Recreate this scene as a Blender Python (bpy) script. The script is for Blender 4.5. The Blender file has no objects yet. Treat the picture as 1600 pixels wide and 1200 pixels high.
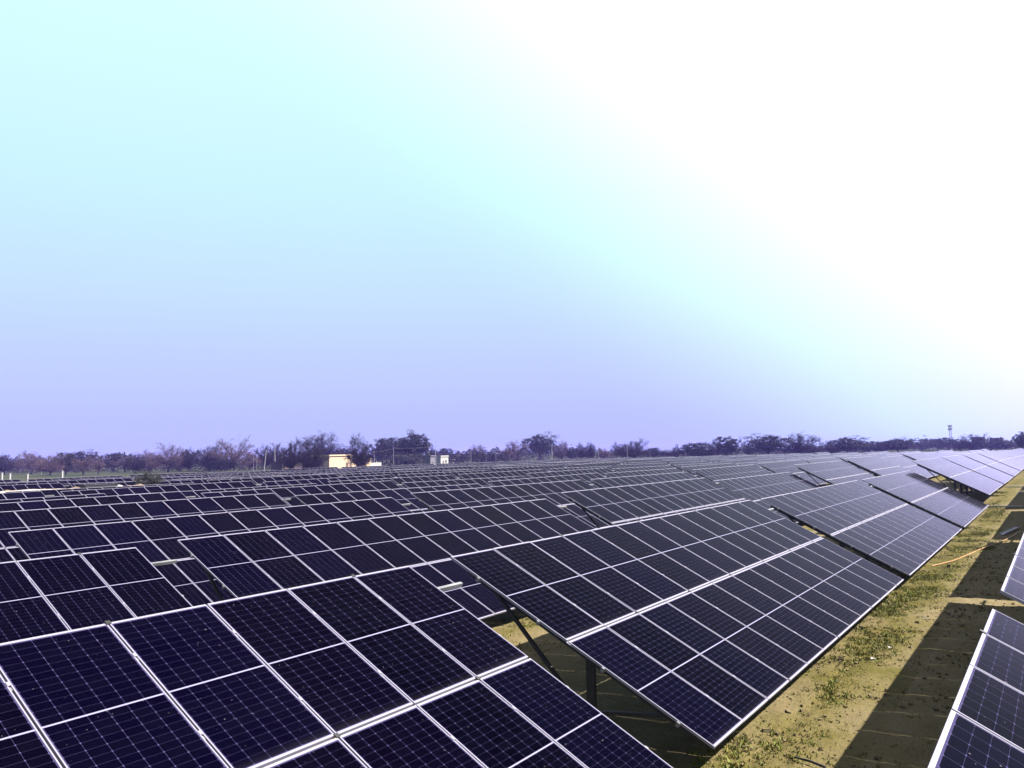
import bpy, bmesh, math, random
from mathutils import Vector, Matrix, Euler
import numpy as np

random.seed(7)
rng = np.random.default_rng(7)
S = bpy.context.scene
R = math.radians

# ------------------------------------------------------------------ camera
CAM_Z = 4.3
YAW, PITCH, FPX = R(34.62), R(4.1), 1239.0
cam_data = bpy.data.cameras.new("camera")
cam_data.sensor_width = 36.0
cam_data.lens = 36.0 * FPX / 1600.0
cam_data.clip_start = 0.1
cam_data.clip_end = 8000.0
cam = bpy.data.objects.new("camera", cam_data)
S.collection.objects.link(cam)
cam.location = (0, 0, CAM_Z)
PHI = R(1.4)          # the phone was held a little crooked
CAM_ROT = Matrix.Rotation(PHI, 3, 'X') @ Euler((R(90) + PITCH, 0, YAW - R(90)), 'XYZ').to_matrix()
cam.rotation_euler = CAM_ROT.to_euler()
S.camera = cam

# ------------------------------------------------------------------ world
SUN_AZ, SUN_EL = R(-58.2), R(47.6)
SUN_DIR = Vector((math.cos(SUN_AZ) * math.cos(SUN_EL), math.sin(SUN_AZ) * math.cos(SUN_EL), math.sin(SUN_EL)))
SUN_DIR = Matrix.Rotation(PHI, 3, 'X') @ SUN_DIR
SUN_AZ, SUN_EL = math.atan2(SUN_DIR.y, SUN_DIR.x), math.asin(SUN_DIR.z)
world = bpy.data.worlds.new("World")
S.world = world
world.use_nodes = True
wt = world.node_tree
wt.nodes.clear()


def nd(t, typ, **kw):
    n = t.nodes.new(typ)
    for k, v in kw.items():
        setattr(n, k, v)
    return n


def mth(t, op, a, b=None, c=None, clamp=False):
    n = t.nodes.new('ShaderNodeMath')
    n.operation = op
    n.use_clamp = clamp
    for i, v in enumerate((a, b, c)):
        if v is None:
            continue
        if isinstance(v, (int, float)):
            n.inputs[i].default_value = v
        else:
            t.links.new(v, n.inputs[i])
    return n.outputs[0]


def mixc(t, fac, a, b, blend='MIX'):
    n = t.nodes.new('ShaderNodeMix')
    n.data_type = 'RGBA'
    n.blend_type = blend
    for sock, v in ((n.inputs[0], fac), (n.inputs[6], a), (n.inputs[7], b)):
        if isinstance(v, (int, float)):
            sock.default_value = v
        elif isinstance(v, tuple):
            sock.default_value = (*v[:3], 1)
        else:
            t.links.new(v, sock)
    return n.outputs[2]


def ramp(t, fac, stops, interp='LINEAR'):
    n = t.nodes.new('ShaderNodeValToRGB')
    n.color_ramp.interpolation = interp
    e = n.color_ramp.elements
    while len(e) > 1:
        e.remove(e[-1])
    e[0].position = stops[0][0]
    e[0].color = (*stops[0][1], 1)
    for p, c in stops[1:]:
        k = e.new(p)
        k.color = (*c, 1)
    t.links.new(fac, n.inputs[0])
    return n.outputs[0]


w_out = nd(wt, 'ShaderNodeOutputWorld')
w_bg = nd(wt, 'ShaderNodeBackground')
w_bg.inputs['Strength'].default_value = 0.05
w_tc = nd(wt, 'ShaderNodeTexCoord')
w_sep = nd(wt, 'ShaderNodeSeparateXYZ')
wt.links.new(w_tc.outputs['Generated'], w_sep.inputs[0])
sky = nd(wt, 'ShaderNodeTexSky')
sky.sky_type = 'NISHITA'
sky.sun_disc = False
sky.sun_elevation = SUN_EL
sky.sun_rotation = R(90) - SUN_AZ
sky.air_density = 1.0
sky.dust_density = 2.5
sky.ozone_density = 2.0
# hazy winter sky: lavender at the horizon, pale cyan above, deep blue overhead
grad = ramp(wt, w_sep.outputs[2], [
    (0.0, (4.9, 5.4, 10.4)), (0.05, (5.0, 5.6, 10.9)), (0.12, (5.4, 6.5, 11.0)), (0.2, (5.8, 7.8, 11.0)),
    (0.31, (6.2, 9.3, 11.2)), (0.55, (7.7, 11.0, 11.4)), (0.63, (1.9, 3.6, 5.4)), (0.74, (0.35, 0.8, 1.9)),
    (1.0, (0.15, 0.4, 1.1))], 'LINEAR')
grad_boost = mixc(wt, 1.0, grad, (0.745, 0.745, 0.71), 'MULTIPLY')
w_dot = nd(wt, 'ShaderNodeVectorMath', operation='DOT_PRODUCT')
wt.links.new(w_tc.outputs['Generated'], w_dot.inputs[0])
w_dot.inputs[1].default_value = SUN_DIR
h0 = mth(wt, 'DIVIDE', mth(wt, 'SUBTRACT', w_dot.outputs['Value'], 0.06, clamp=True), 0.36)
h1 = mth(wt, 'MINIMUM', mth(wt, 'MULTIPLY', mth(wt, 'POWER', h0, 2.0), 3.8), 3.6)
halo = nd(wt, 'ShaderNodeCombineColor')
h2 = mth(wt, 'POWER', mth(wt, 'MINIMUM', h0, 0.62), 2.0)
for i, (k, k2) in enumerate(((1.0, 0.0), (0.3, 5.0), (0.5, 2.5))):
    wt.links.new(mth(wt, 'ADD', mth(wt, 'MULTIPLY', h1, k), mth(wt, 'MULTIPLY', h2, k2)), halo.inputs[i])
base_sky = mixc(wt, 0.90, sky.outputs[0], grad_boost)
full_sky = mixc(wt, 1.0, base_sky, halo.outputs[0], 'ADD')
wt.links.new(mixc(wt, 1.0, full_sky, (0.616, 0.616, 0.616), 'MULTIPLY'), w_bg.inputs['Color'])
wt.links.new(w_bg.outputs[0], w_out.inputs['Surface'])

sun_data = bpy.data.lights.new("sun", 'SUN')
sun_data.energy = 5.0
sun_data.angle = R(0.5)
sun_data.color = (1.0, 0.95, 0.86)
sun = bpy.data.objects.new("sun", sun_data)
S.collection.objects.link(sun)
sun.rotation_euler = (-SUN_DIR).to_track_quat('-Z', 'Y').to_euler()
sun.location = (0, -20, 30)

S.view_settings.view_transform = 'Standard'
S.view_settings.look = 'None'
S.view_settings.exposure = 2.2
S.view_settings.gamma = 1.0
S.view_settings.use_curve_mapping = False
S.cycles.max_bounces = 6
S.cycles.diffuse_bounces = 1
S.cycles.glossy_bounces = 3
S.cycles.transparent_max_bounces = 8
S.cycles.volume_bounces = 0
S.cycles.caustics_reflective = False

# ------------------------------------------------------------------ helpers
COL = S.collection


def link(o, parent=None):
    COL.objects.link(o)
    if parent is not None:
        o.parent = parent
    return o


def tag(o, label=None, cat=None, group=None, kind=None):
    for k, v in (("label", label), ("category", cat), ("group", group), ("kind", kind)):
        if v is not None:
            o[k] = v
    return o


def empty(name, loc, rotz=0.0):
    o = bpy.data.objects.new(name, None)
    o.empty_display_size = 0.3
    o.location = loc
    o.rotation_euler = (0, 0, rotz)
    return link(o)


def copy_tree(o, parent=None):
    c = o.copy()
    link(c, parent)
    for ch in list(o.children):
        copy_tree(ch, c)
    return c


class MB:
    """collects faces and links them as one mesh"""

    def __init__(self):
        self.v, self.f, self.m, self.uv = [], [], [], {}

    def box(self, c, s, mat=0, M=None):
        x, y, z = (k / 2 for k in s)
        p = [Vector((i * x, j * y, k * z)) for i in (-1, 1) for j in (-1, 1) for k in (-1, 1)]
        if M is not None:
            p = [M @ q for q in p]
        n = len(self.v)
        self.v += [tuple(q + Vector(c)) for q in p]
        for f in ((0, 1, 3, 2), (4, 6, 7, 5), (0, 4, 5, 1), (2, 3, 7, 6), (0, 2, 6, 4), (1, 5, 7, 3)):
            self.f.append(tuple(n + i for i in f))
            self.m.append(mat)
        return self

    def bar(self, a, b, w, h, mat=0, up=(0, 0, 1)):
        a, b = Vector(a), Vector(b)
        d = (b - a)
        L = d.length
        d.normalize()
        u = Vector(up)
        if abs(u.dot(d)) > 0.98:
            u = Vector((0, 1, 0))
        s = d.cross(u).normalized()
        u = s.cross(d)
        M = Matrix((d, s, u)).transposed()
        return self.box((a + b) / 2, (L, w, h), mat, M)

    def tube(self, pts, rad, n=6, mat=0, cap=True):
        base = len(self.v)
        P = [Vector(p) for p in pts]
        for i, p in enumerate(P):
            d = (P[min(i + 1, len(P) - 1)] - P[max(i - 1, 0)]).normalized()
            u = Vector((0, 0, 1)) if abs(d.z) < 0.9 else Vector((1, 0, 0))
            s = d.cross(u).normalized()
            u = s.cross(d)
            r = rad[i] if isinstance(rad, (list, tuple)) else rad
            for k in range(n):
                a = 2 * math.pi * k / n
                self.v.append(tuple(p + s * (math.cos(a) * r) + u * (math.sin(a) * r)))
        for i in range(len(P) - 1):
            for k in range(n):
                self.f.append((base + i * n + k, base + i * n + (k + 1) % n, base + (i + 1) * n + (k + 1) % n, base + (i + 1) * n + k))
                self.m.append(mat)
        if cap:
            self.f.append(tuple(base + k for k in reversed(range(n))))
            self.m.append(mat)
            e = base + (len(P) - 1) * n
            self.f.append(tuple(e + k for k in range(n)))
            self.m.append(mat)
        return self

    def face(self, pts, mat=0, uv=None):
        n = len(self.v)
        self.v += [tuple(p) for p in pts]
        if uv:
            self.uv[len(self.f)] = uv
        self.f.append(tuple(range(n, n + len(pts))))
        self.m.append(mat)
        return self

    def mesh(self, name, mats, smooth=False):
        me = bpy.data.meshes.new(name)
        me.from_pydata(self.v, [], self.f)
        for m in mats:
            me.materials.append(m)
        me.polygons.foreach_set('material_index', self.m)
        if self.uv:
            ul = me.uv_layers.new(name="UVMap")
            for fi, uv in self.uv.items():
                p = me.polygons[fi]
                for li, c in zip(p.loop_indices, uv):
                    ul.data[li].uv = c
        if smooth:
            me.polygons.foreach_set('use_smooth', [True] * len(me.polygons))
        me.update()
        return me

    def build(self, name, mats, parent=None, smooth=False):
        o = bpy.data.objects.new(name, self.mesh(name, mats if isinstance(mats, list) else [mats], smooth))
        return link(o, parent)


def material(name):
    m = bpy.data.materials.new(name)
    m.use_nodes = True
    t = m.node_tree
    b = t.nodes['Principled BSDF']
    return m, t, b


def simple(name, col, rough=0.6, metal=0.0, noise=0.0, scale=6.0, spec=0.5, bump=0.0):
    col = tuple(c * 0.456 for c in col)
    m, t, b = material(name)
    b.inputs['Roughness'].default_value = rough
    b.inputs['Metallic'].default_value = metal
    b.inputs['Specular IOR Level'].default_value = spec
    if noise or bump:
        tc = nd(t, 'ShaderNodeTexCoord')
        n = nd(t, 'ShaderNodeTexNoise')
        n.inputs['Scale'].default_value = scale
        n.inputs['Detail'].default_value = 5
        t.links.new(tc.outputs['Object'], n.inputs['Vector'])
        d = tuple(max(0.0, c * (1 - noise)) for c in col)
        l = tuple(min(1.0, c * (1 + noise)) for c in col)
        t.links.new(ramp(t, n.outputs['Fac'], [(0.3, d), (0.7, l)]), b.inputs['Base Color'])
        if bump:
            bp = nd(t, 'ShaderNodeBump')
            bp.inputs['Strength'].default_value = bump
            t.links.new(n.outputs['Fac'], bp.inputs['Height'])
            t.links.new(bp.outputs[0], b.inputs['Normal'])
    else:
        b.inputs['Base Color'].default_value = (*col, 1)
    return m


# ------------------------------------------------------------------ terrain shape
GZ_FAR = -0.8
GY = [(-40, -0.2), (-7, 0.18), (0.7, 0.215), (7.9, 0.19), (15.2, 0.10), (22.5, 0.055), (29.9, -0.025), (37.2, -0.08), (44.4, -0.11),
      (51.8, -0.11), (59.1, -0.15), (66.2, -0.25), (85.2, -0.53), (105.2, -0.79), (125.2, -0.74), (150, -0.8), (5000, -0.8)]
_gx, _gz = [a for a, _ in GY], [b for _, b in GY]


def sst(a, b, x):
    t = np.clip((np.asarray(x, float) - a) / (b - a), 0, 1)
    return t * t * (3 - 2 * t)


def ground_z(x, y):
    z = np.interp(y, _gx, _gz)
    z = z + 0.50 * sst(50.5, 59.5, x) * (1 - sst(11, 34, y)) * (1 - 0.9 * sst(105, 190, x))
    k = sst(232, 420, x)
    z = z * (1 - k) + GZ_FAR * k
    return float(z) if np.ndim(z) == 0 else z


def px_dir(px, py):
    """direction in the place that the photograph shows at (px, py); its length along the view axis is 1"""
    return CAM_ROT @ Vector(((px - 800) / FPX, (600 - py) / FPX, -1.0))


def on_ground(px, py, lift=0.0):
    d = px_dir(px, py)
    t = 5.0
    for _ in range(80):
        g = ground_z(d.x * t, d.y * t) + lift
        t += (g - (CAM_Z + d.z * t)) / d.z * 0.7
    return Vector((d.x * t, d.y * t, ground_z(d.x * t, d.y * t) + lift))


def at_depth(px, depth):
    z0, z1 = px_dir(px, 600).z, px_dir(px, 800).z
    d = px_dir(px, 600 + 200 * z0 / (z0 - z1))
    return d.x * depth, d.y * depth


def far_spot(px, by):
    """where the far plain is seen at (px, by): x, y, depth"""
    d = px_dir(px, by)
    t = (GZ_FAR - CAM_Z) / d.z
    return d.x * t, d.y * t, t


def z_at(px, py, depth):
    return CAM_Z + px_dir(px, py).z * depth


# ------------------------------------------------------------------ materials
ALU = simple('anodised_aluminium', (0.38, 0.36, 0.47), 0.45, 0.2, 0.06, 3)
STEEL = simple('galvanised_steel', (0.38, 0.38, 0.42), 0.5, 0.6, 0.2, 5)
STEEL_DK = simple('shaded_steel', (0.05, 0.05, 0.055), 0.6, 0.5, 0.3, 5)  # steel colour darkened so the supports fade into the shade under the tables
BACK = simple('backsheet', (0.45, 0.45, 0.48), 0.7)
DARKP = simple('black_plastic', (0.02, 0.02, 0.022), 0.5)

PW, PL, LIP, TH = 1.076, 2.278, 0.012, 0.035
LIPY = 0.026      # module width, length, frame lip, frame depth
PITCH_X = 1.0963
MID = 0.030
N_COL = 13


def glass_material():
    m, t, b = material('solar_cell_glass')
    uv = nd(t, 'ShaderNodeUVMap')
    sp = nd(t, 'ShaderNodeSeparateXYZ')
    t.links.new(uv.outputs[0], sp.inputs[0])
    oi = nd(t, 'ShaderNodeObjectInfo')
    cw, half, gap = (PW - 0.046) / 6, (PL - 0.078) / 2, 0.018
    cr = (half - gap / 2) / 12
    # u: from the left frame, v: distance from the centre line
    u = mth(t, 'SUBTRACT', sp.outputs[0], 0.023)
    av = mth(t, 'SUBTRACT', mth(t, 'ABSOLUTE', sp.outputs[1]), gap / 2)

    def line(coord, period, w):
        fr = mth(t, 'ABSOLUTE', mth(t, 'SUBTRACT', mth(t, 'FRACT', mth(t, 'DIVIDE', coord, period)), 0.5))
        dist = mth(t, 'MULTIPLY', mth(t, 'SUBTRACT', 0.5, fr), period)   # distance to nearest line
        return dist, mth(t, 'LESS_THAN', dist, w)

    du, lu = line(u, cw, 0.0021)
    dv, lv = line(av, cr, 0.0012)
    dia = mth(t, 'LESS_THAN', mth(t, 'ADD', du, dv), 0.0085)
    cen = mth(t, 'LESS_THAN', av, 0.0)
    mu = mth(t, 'MAXIMUM', mth(t, 'LESS_THAN', u, 0.0), mth(t, 'GREATER_THAN', u, cw * 6))
    mv = mth(t, 'GREATER_THAN', av, cr * 12)
    edge = mth(t, 'MULTIPLY', mth(t, 'MAXIMUM', mu, mv), 0.35)
    busbar = mth(t, 'MULTIPLY', line(u, cw / 9, 0.0005)[1], 0.06)
    strong = mth(t, 'MAXIMUM', mth(t, 'MULTIPLY', lu, 0.24), mth(t, 'MULTIPLY', lv, 0.19))
    strong = mth(t, 'MAXIMUM', strong, mth(t, 'MULTIPLY', dia, 0.55))
    strong = mth(t, 'MAXIMUM', strong, edge)
    strong = mth(t, 'MAXIMUM', strong, busbar)
    # each module a slightly different blue, each cell a touch of its own
    cellid = nd(t, 'ShaderNodeCombineXYZ')
    t.links.new(mth(t, 'FLOOR', mth(t, 'DIVIDE', u, cw)), cellid.inputs[0])
    t.links.new(mth(t, 'FLOOR', mth(t, 'DIVIDE', sp.outputs[1], cr)), cellid.inputs[1])
    t.links.new(mth(t, 'MULTIPLY', oi.outputs['Random'], 57.0), cellid.inputs[2])
    wn = nd(t, 'ShaderNodeTexWhiteNoise')
    t.links.new(cellid.outputs[0], wn.inputs['Vector'])
    c_mod = ramp(t, oi.outputs['Random'], [(0.0, (0.0001, 0.0001, 0.0008)), (0.45, (0.0002, 0.0001, 0.0014)),
                                           (0.7, (0.0003, 0.0001, 0.0018)), (0.86, (0.0002, 0.0001, 0.0024)), (1.0, (0.0003, 0.0001, 0.0034))])
    cell = mixc(t, mth(t, 'MULTIPLY', wn.outputs['Value'], 0.35), c_mod, (0.001, 0.001, 0.004))
    geo = nd(t, 'ShaderNodeNewGeometry')
    n1 = nd(t, 'ShaderNodeTexNoise')
    n1.inputs['Scale'].default_value = 0.45
    n1.inputs['Detail'].default_value = 6
    t.links.new(geo.outputs['Position'], n1.inputs['Vector'])
    n2 = nd(t, 'ShaderNodeTexNoise')
    n2.inputs['Scale'].default_value = 34
    n2.inputs['Detail'].default_value = 2
    t.links.new(geo.outputs['Position'], n2.inputs['Vector'])
    specks = mth(t, 'MULTIPLY', mth(t, 'GREATER_THAN', n2.outputs['Fac'], 0.765), 0.9)
    # dust washes down to the lower edge of every module
    low = mth(t, 'POWER', mth(t, 'SUBTRACT', 1.0, mth(t, 'DIVIDE', mth(t, 'ADD', sp.outputs[1], PL / 2), 0.16), clamp=True), 2.0)
    dust = mth(t, 'ADD', mth(t, 'MULTIPLY', mth(t, 'SUBTRACT', n1.outputs['Fac'], 0.4, clamp=True), 0.010),
               mth(t, 'MULTIPLY', mth(t, 'MULTIPLY', low, n1.outputs['Fac']), 0.09))
    c1 = mixc(t, mth(t, 'ADD', dust, specks), cell, (0.13, 0.12, 0.13))
    c2 = mixc(t, strong, c1, (0.068, 0.060, 0.15))
    c3 = mixc(t, cen, c2, (0.13, 0.125, 0.19))
    t.links.new(c3, b.inputs['Base Color'])
    rg = mth(t, 'ADD', mth(t, 'MULTIPLY', n1.outputs['Fac'], 0.08), 0.04)
    t.links.new(rg, b.inputs['Roughness'])
    b.inputs['Specular IOR Level'].default_value = 0.0
    b.inputs['Sheen Weight'].default_value = 0.6       # fine dust film
    b.inputs['Sheen Roughness'].default_value = 0.11
    b.inputs['Sheen Tint'].default_value = (0.62, 0.56, 0.85, 1)
    # anti-reflective coated glass: weak, slightly violet mirror that strengthens at grazing angles
    gls = nd(t, 'ShaderNodeBsdfGlossy')
    gls.inputs['Color'].default_value = (0.84, 0.79, 0.93, 1)
    t.links.new(rg, gls.inputs['Roughness'])
    fre = nd(t, 'ShaderNodeFresnel')
    fre.inputs['IOR'].default_value = 1.07
    fac = mth(t, 'MULTIPLY', mth(t, 'POWER', fre.outputs[0], 1.4), 2.0, clamp=True)
    mxs = nd(t, 'ShaderNodeMixShader')
    t.links.new(fac, mxs.inputs[0])
    t.links.new(b.outputs[0], mxs.inputs[1])
    t.links.new(gls.outputs[0], mxs.inputs[2])
    t.links.new(mxs.outputs[0], t.nodes['Material Output'].inputs['Surface'])
    # very slight waviness of the toughened glass
    n3 = nd(t, 'ShaderNodeTexNoise')
    n3.inputs['Scale'].default_value = 0.8
    t.links.new(geo.outputs['Position'], n3.inputs['Vector'])
    bp = nd(t, 'ShaderNodeBump')
    bp.inputs['Strength'].default_value = 0.05
    bp.inputs['Distance'].default_value = 0.05
    t.links.new(n3.outputs['Fac'], bp.inputs['Height'])
    t.links.new(bp.outputs[0], b.inputs['Normal'])
    t.links.new(bp.outputs[0], gls.inputs['Normal'])
    return m


GLASS = glass_material()


def add_frame(mb, cx, cy, top=0.0, m_al=0, m_back=1):
    x0, x1, y0, y1 = cx - PW / 2, cx + PW / 2, cy - PL / 2, cy + PL / 2
    i = LIP
    o = [(x0, y0), (x1, y0), (x1, y1), (x0, y1)]
    j = LIPY
    n = [(x0 + i, y0 + j), (x1 - i, y0 + j), (x1 - i, y1 - j), (x0 + i, y1 - j)]
    for k in range(4):
        a, b = o[k], o[(k + 1) % 4]
        c, d = n[(k + 1) % 4], n[k]
        mb.face([(*a, top), (*b, top), (*c, top), (*d, top)], m_al)
        mb.face([(*a, top - TH), (*b, top - TH), (*b, top), (*a, top)], m_al)
        mb.face([(*d, top), (*c, top), (*c, top - 0.004), (*d, top - 0.004)], m_al)
    mb.face([(*p, top - TH + 0.004) for p in reversed(o)], m_back)


def add_glass(mb, cx, cy, top=0.0, mat=0):
    i = LIP
    x0, x1, y0, y1 = cx - PW / 2 + i, cx + PW / 2 - i, cy - PL / 2 + LIPY, cy + PL / 2 - LIPY
    h = PL / 2
    j = LIPY
    mb.face([(x0, y0, top - 0.003), (x1, y0, top - 0.003), (x1, y1, top - 0.003), (x0, y1, top - 0.003)], mat,
            uv=[(i, -h + j), (PW - i, -h + j), (PW - i, h - j), (i, h - j)])


fr = MB()
add_frame(fr, 0, 0)
ME_FRAME = fr.mesh('panel_frame', [ALU, BACK])
gl = MB()
add_glass(gl, 0, 0)
ME_GLASS = gl.mesh('glass', [GLASS])
bo = MB()
add_frame(bo, 0, 0)
add_glass(bo, 0, 0, mat=2)
ME_PANEL = bo.mesh('solar_panel', [ALU, BACK, GLASS])

# ------------------------------------------------------------------ solar tables
TILT = R(25.3) + PHI
SLOPE = 2 * PL + MID
TW = N_COL * PITCH_X - 0.02
H_TOP = 2.53
ST, CT = math.sin(TILT), math.cos(TILT)


def sl(v, x, off=0.0):
    """point v metres down the slope from the top edge, off below the glass; table origin = ground under top-left corner"""
    return Vector((x, -v * CT - off * ST, H_TOP - v * ST - off * CT))


TABLE_ROT = Euler((TILT, 0, 0))
PURLINS = (0.55, 1.72, 2.86, 4.03)
FRAMES = (0.16, 3.65, 7.12, 10.6, TW - 0.16)


def purlin_mb(v, a, b):
    return MB().bar(sl(v, a, TH + 0.032), sl(v, b, TH + 0.032), 0.045, 0.062, 0, (0, -ST, CT))


def rafter_mb(x):
    return MB().bar(sl(0.22, x, TH + 0.062 + 0.052), sl(4.32, x, TH + 0.062 + 0.052), 0.06, 0.10, 0, (0, -ST, CT))


def post_mb(x):
    a = sl(2.45, x, 0.20)
    m = MB().box((x + 0.055, a.y, a.z / 2 - 0.25), (0.05, 0.13, a.z + 0.5))
    m.box((x + 0.055, a.y, 0.03), (0.34, 0.34, 0.10), 1)
    return m


def brace_mb(x, up):
    p = sl(2.45, x, 0.2)
    if up:
        return MB().bar((x - 0.05, p.y, 0.45), sl(0.75, x - 0.05, 0.16), 0.045, 0.05)
    return MB().bar((x - 0.05, p.y, 0.55), sl(3.75, x - 0.05, 0.16), 0.045, 0.05)


CONC = simple('post_concrete', (0.30, 0.28, 0.25), 0.9, 0, 0.2, 8)


def panel_positions():
    for r in range(2):
        v = PL / 2 + r * (PL + MID)
        for c in range(N_COL):
            yield r, c, v, PW / 2 + c * PITCH_X


def clamps_mb():
    m = MB()
    for v in (0.004, SLOPE - 0.004, SLOPE / 2):
        for c in range(1, N_COL):
            if v == SLOPE / 2 and c % 2:
                continue
            if v != SLOPE / 2 and c % 3:
                continue
            p = sl(v, c * PITCH_X - 0.01, -0.004)
            m.box(p, (0.05, 0.05, 0.014), 0, Matrix.Rotation(TILT, 3, 'X'))
    for v in PURLINS:
        for c in range(1, N_COL):
            p = sl(v, c * PITCH_X - 0.01, -0.003)
            m.box(p, (0.034, 0.05, 0.006), 1, Matrix.Rotation(TILT, 3, 'X'))
    return m


def make_table(detail):
    root = bpy.data.objects.new('solar_table', None)
    root.empty_display_size = 0.5
    link(root)
    for r, c, v, x in panel_positions():
        if detail == 2:
            p = bpy.data.objects.new('solar_panel', ME_FRAME)
        else:
            p = bpy.data.objects.new('solar_panel', ME_PANEL)
        p.location = sl(v, x)
        p.rotation_euler = (-TILT + R(0) + 2 * TILT, 0, 0)
        link(p, root)
        if detail == 2:
            link(bpy.data.objects.new('glass', ME_GLASS), p)
    for i, v in enumerate(PURLINS):
        ext = 0.55 if i == 0 else 0.03
        purlin_mb(v, -0.03, TW + ext).build('purlin', STEEL, root)
    MB().bar(sl(SLOPE / 2, -0.02, TH + 0.006), sl(SLOPE / 2, TW + 0.02, TH + 0.006), 0.07, 0.008, 0, (0, -ST, CT)).build('mid_rail', ALU, root)
    for x in FRAMES:
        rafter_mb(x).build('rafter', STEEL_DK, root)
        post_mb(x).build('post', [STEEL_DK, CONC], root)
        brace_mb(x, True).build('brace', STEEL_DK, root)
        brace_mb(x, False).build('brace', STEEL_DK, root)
    c = clamps_mb().build('panel_clamps', [DARKP, ALU], root)
    c['kind'] = 'stuff'
    return root


def make_far_table():
    root = bpy.data.objects.new('solar_table', None)
    link(root)
    m = MB()
    for r, c, v, x in panel_positions():
        add_frame(m, x, 0, 0)   # placed flat, moved below
    # build properly placed panels in slope coordinates
    m = MB()
    for r, c, v, x in panel_positions():
        add_frame(m, x, -v)
        add_glass(m, x, -v, mat=2)
    p = m.build('panel_field', [ALU, BACK, GLASS], root)
    p.location = sl(0, 0)
    p.rotation_euler = (TILT, 0, 0)
    p['kind'] = 'stuff'
    f = MB()
    for i, v in enumerate(PURLINS):
        f.bar(sl(v, -0.09, TH + 0.032), sl(v, TW + (0.55 if i == 0 else 0.09), TH + 0.032), 0.045, 0.062, 0, (0, -ST, CT))
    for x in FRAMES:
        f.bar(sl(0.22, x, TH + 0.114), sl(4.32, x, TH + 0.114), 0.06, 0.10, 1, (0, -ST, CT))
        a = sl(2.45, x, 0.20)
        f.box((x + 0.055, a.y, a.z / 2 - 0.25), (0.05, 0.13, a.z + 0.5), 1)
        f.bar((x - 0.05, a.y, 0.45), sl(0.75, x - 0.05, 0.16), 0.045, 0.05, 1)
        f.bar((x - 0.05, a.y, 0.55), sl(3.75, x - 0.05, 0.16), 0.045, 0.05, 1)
    f.build('support_frame', [STEEL, STEEL_DK], root)
    return root


def wiggle(root, amt):
    """tiny seating differences of each module"""
    for ch in root.children:
        if ch.name.startswith('solar_panel'):
            ch.rotation_euler = (TILT + random.gauss(0, amt), random.gauss(0, amt), 0)


P2, P1, P0 = make_table(2), make_table(1), make_far_table()
used = {2: False, 1: False, 0: False}
ORD = ['zeroth', 'first', 'second', 'third', 'fourth', 'fifth', 'sixth', 'seventh', 'eighth', 'ninth', 'tenth', 'eleventh',
       'twelfth', 'thirteenth', 'fourteenth', 'fifteenth', 'sixteenth', 'seventeenth']


def place_table(x, y, z, label, group, detail, slope=0.0):
    proto = (P0, P1, P2)[detail]
    if not used[detail]:
        used[detail] = True
        o = proto
    else:
        o = copy_tree(proto)
    o.location = (x, y, z)
    o.rotation_euler = (0, -slope, 0)
    tag(o, label, 'solar table', group)
    if detail:
        wiggle(o, 0.0016)
    return o


X0, XP = 9.635, 15.38
ROW0, ROWP = 7.82, 7.307
special_x = {(0, -1): 8.652 - TW, (1, -1): 8.795 - TW, (1, 0): 9.695, (0, 1): 24.92, (0, 2): 40.30}
special_dz = {(0, -1): -0.013, (0, 0): 0.0, (0, 1): -0.03, (0, 2): -0.05, (0, 3): 0.0, (1, -1): -0.05, (1, 0): 0.0,
              (1, 3): -0.05, (2, 3): -0.1}
n_table = 0


def detail_for(x, y):
    d = math.hypot(x + TW * 0.5, y)
    dn = math.hypot(max(min(0, x + TW), x) if x < 0 else x, y)
    if dn < 17:
        return 2
    if dn < 62:
        return 1
    return 0


# the row at the right-hand edge (the camera stands over it)
right_tables = [(8.517 - TW, 0.61, 2.793, 'nearest solar table at the lower right corner, its white top edge leaning right'),
                (10.38, 0.65, 2.675, 'second solar table at the right edge, behind the lower right corner table')]
for x, y, ztop, lab in right_tables:
    place_table(x, y, ztop - H_TOP, lab, 'solar tables in the right hand row', 2)
for k in range(1, 14):
    x = 10.38 + 15.1 * k
    place_table(x, 0.65, ground_z(x + 7, 0.6) + 0.03 * random.uniform(-1, 1),
                'solar table in the right hand row, %s one counted away from the camera' % ORD[k + 2],
                'solar tables in the right hand row', 0 if k > 1 else 1)

names0 = {-1: 'nearest solar table, its black panels filling the lower left corner',
          0: 'big solar table in the middle foreground with grass lane below its lower edge',
          1: 'violet solar table next to the right of the middle foreground table',
          2: 'grey solar table before the wide dark opening in the front row',
          3: 'pale grey solar table just beyond the wide dark opening'}
for n in range(0, 17):
    y = ROW0 + ROWP * n
    vis = 0
    for k in range(-1, 14):
        x = special_x.get((n, k), X0 + XP * k + random.uniform(-0.05, 0.05))
        if x + TW < 0.36 * y - 3:
            continue
        if n in (8, 9) and x < 28:
            continue
        vis += 1
        z = ground_z(x + 0.5 * TW, y)
        dz = special_dz.get((n, k), random.gauss(0, 0.07) if n > 0 else random.gauss(0, 0.015))
        sp = 0.0 if n < 2 else random.gauss(0, 0.0035)
        if n == 0:
            lab = names0.get(k) or 'pale solar table far along the front row, %s beyond the wide dark opening' % ORD[k - 2]
            grp = 'solar tables in the front row'
        elif n < 9:
            lab = 'solar table in the %s row back, %s one counted from the left' % (ORD[n + 1], ORD[vis])
            grp = 'solar tables in the rows behind'
        else:
            lab = 'thin far solar table in the %s row back, %s one from the left' % (ORD[n + 1], ORD[vis])
            grp = 'far solar tables near the treeline'
        place_table(x, y, z + dz - (0.35 if n > 7 else 0) * 0, lab, grp, detail_for(x, y), sp)
        n_table += 1
for f in (0, 1, 2):
    if not used[f]:
        print('unused', f)

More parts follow.
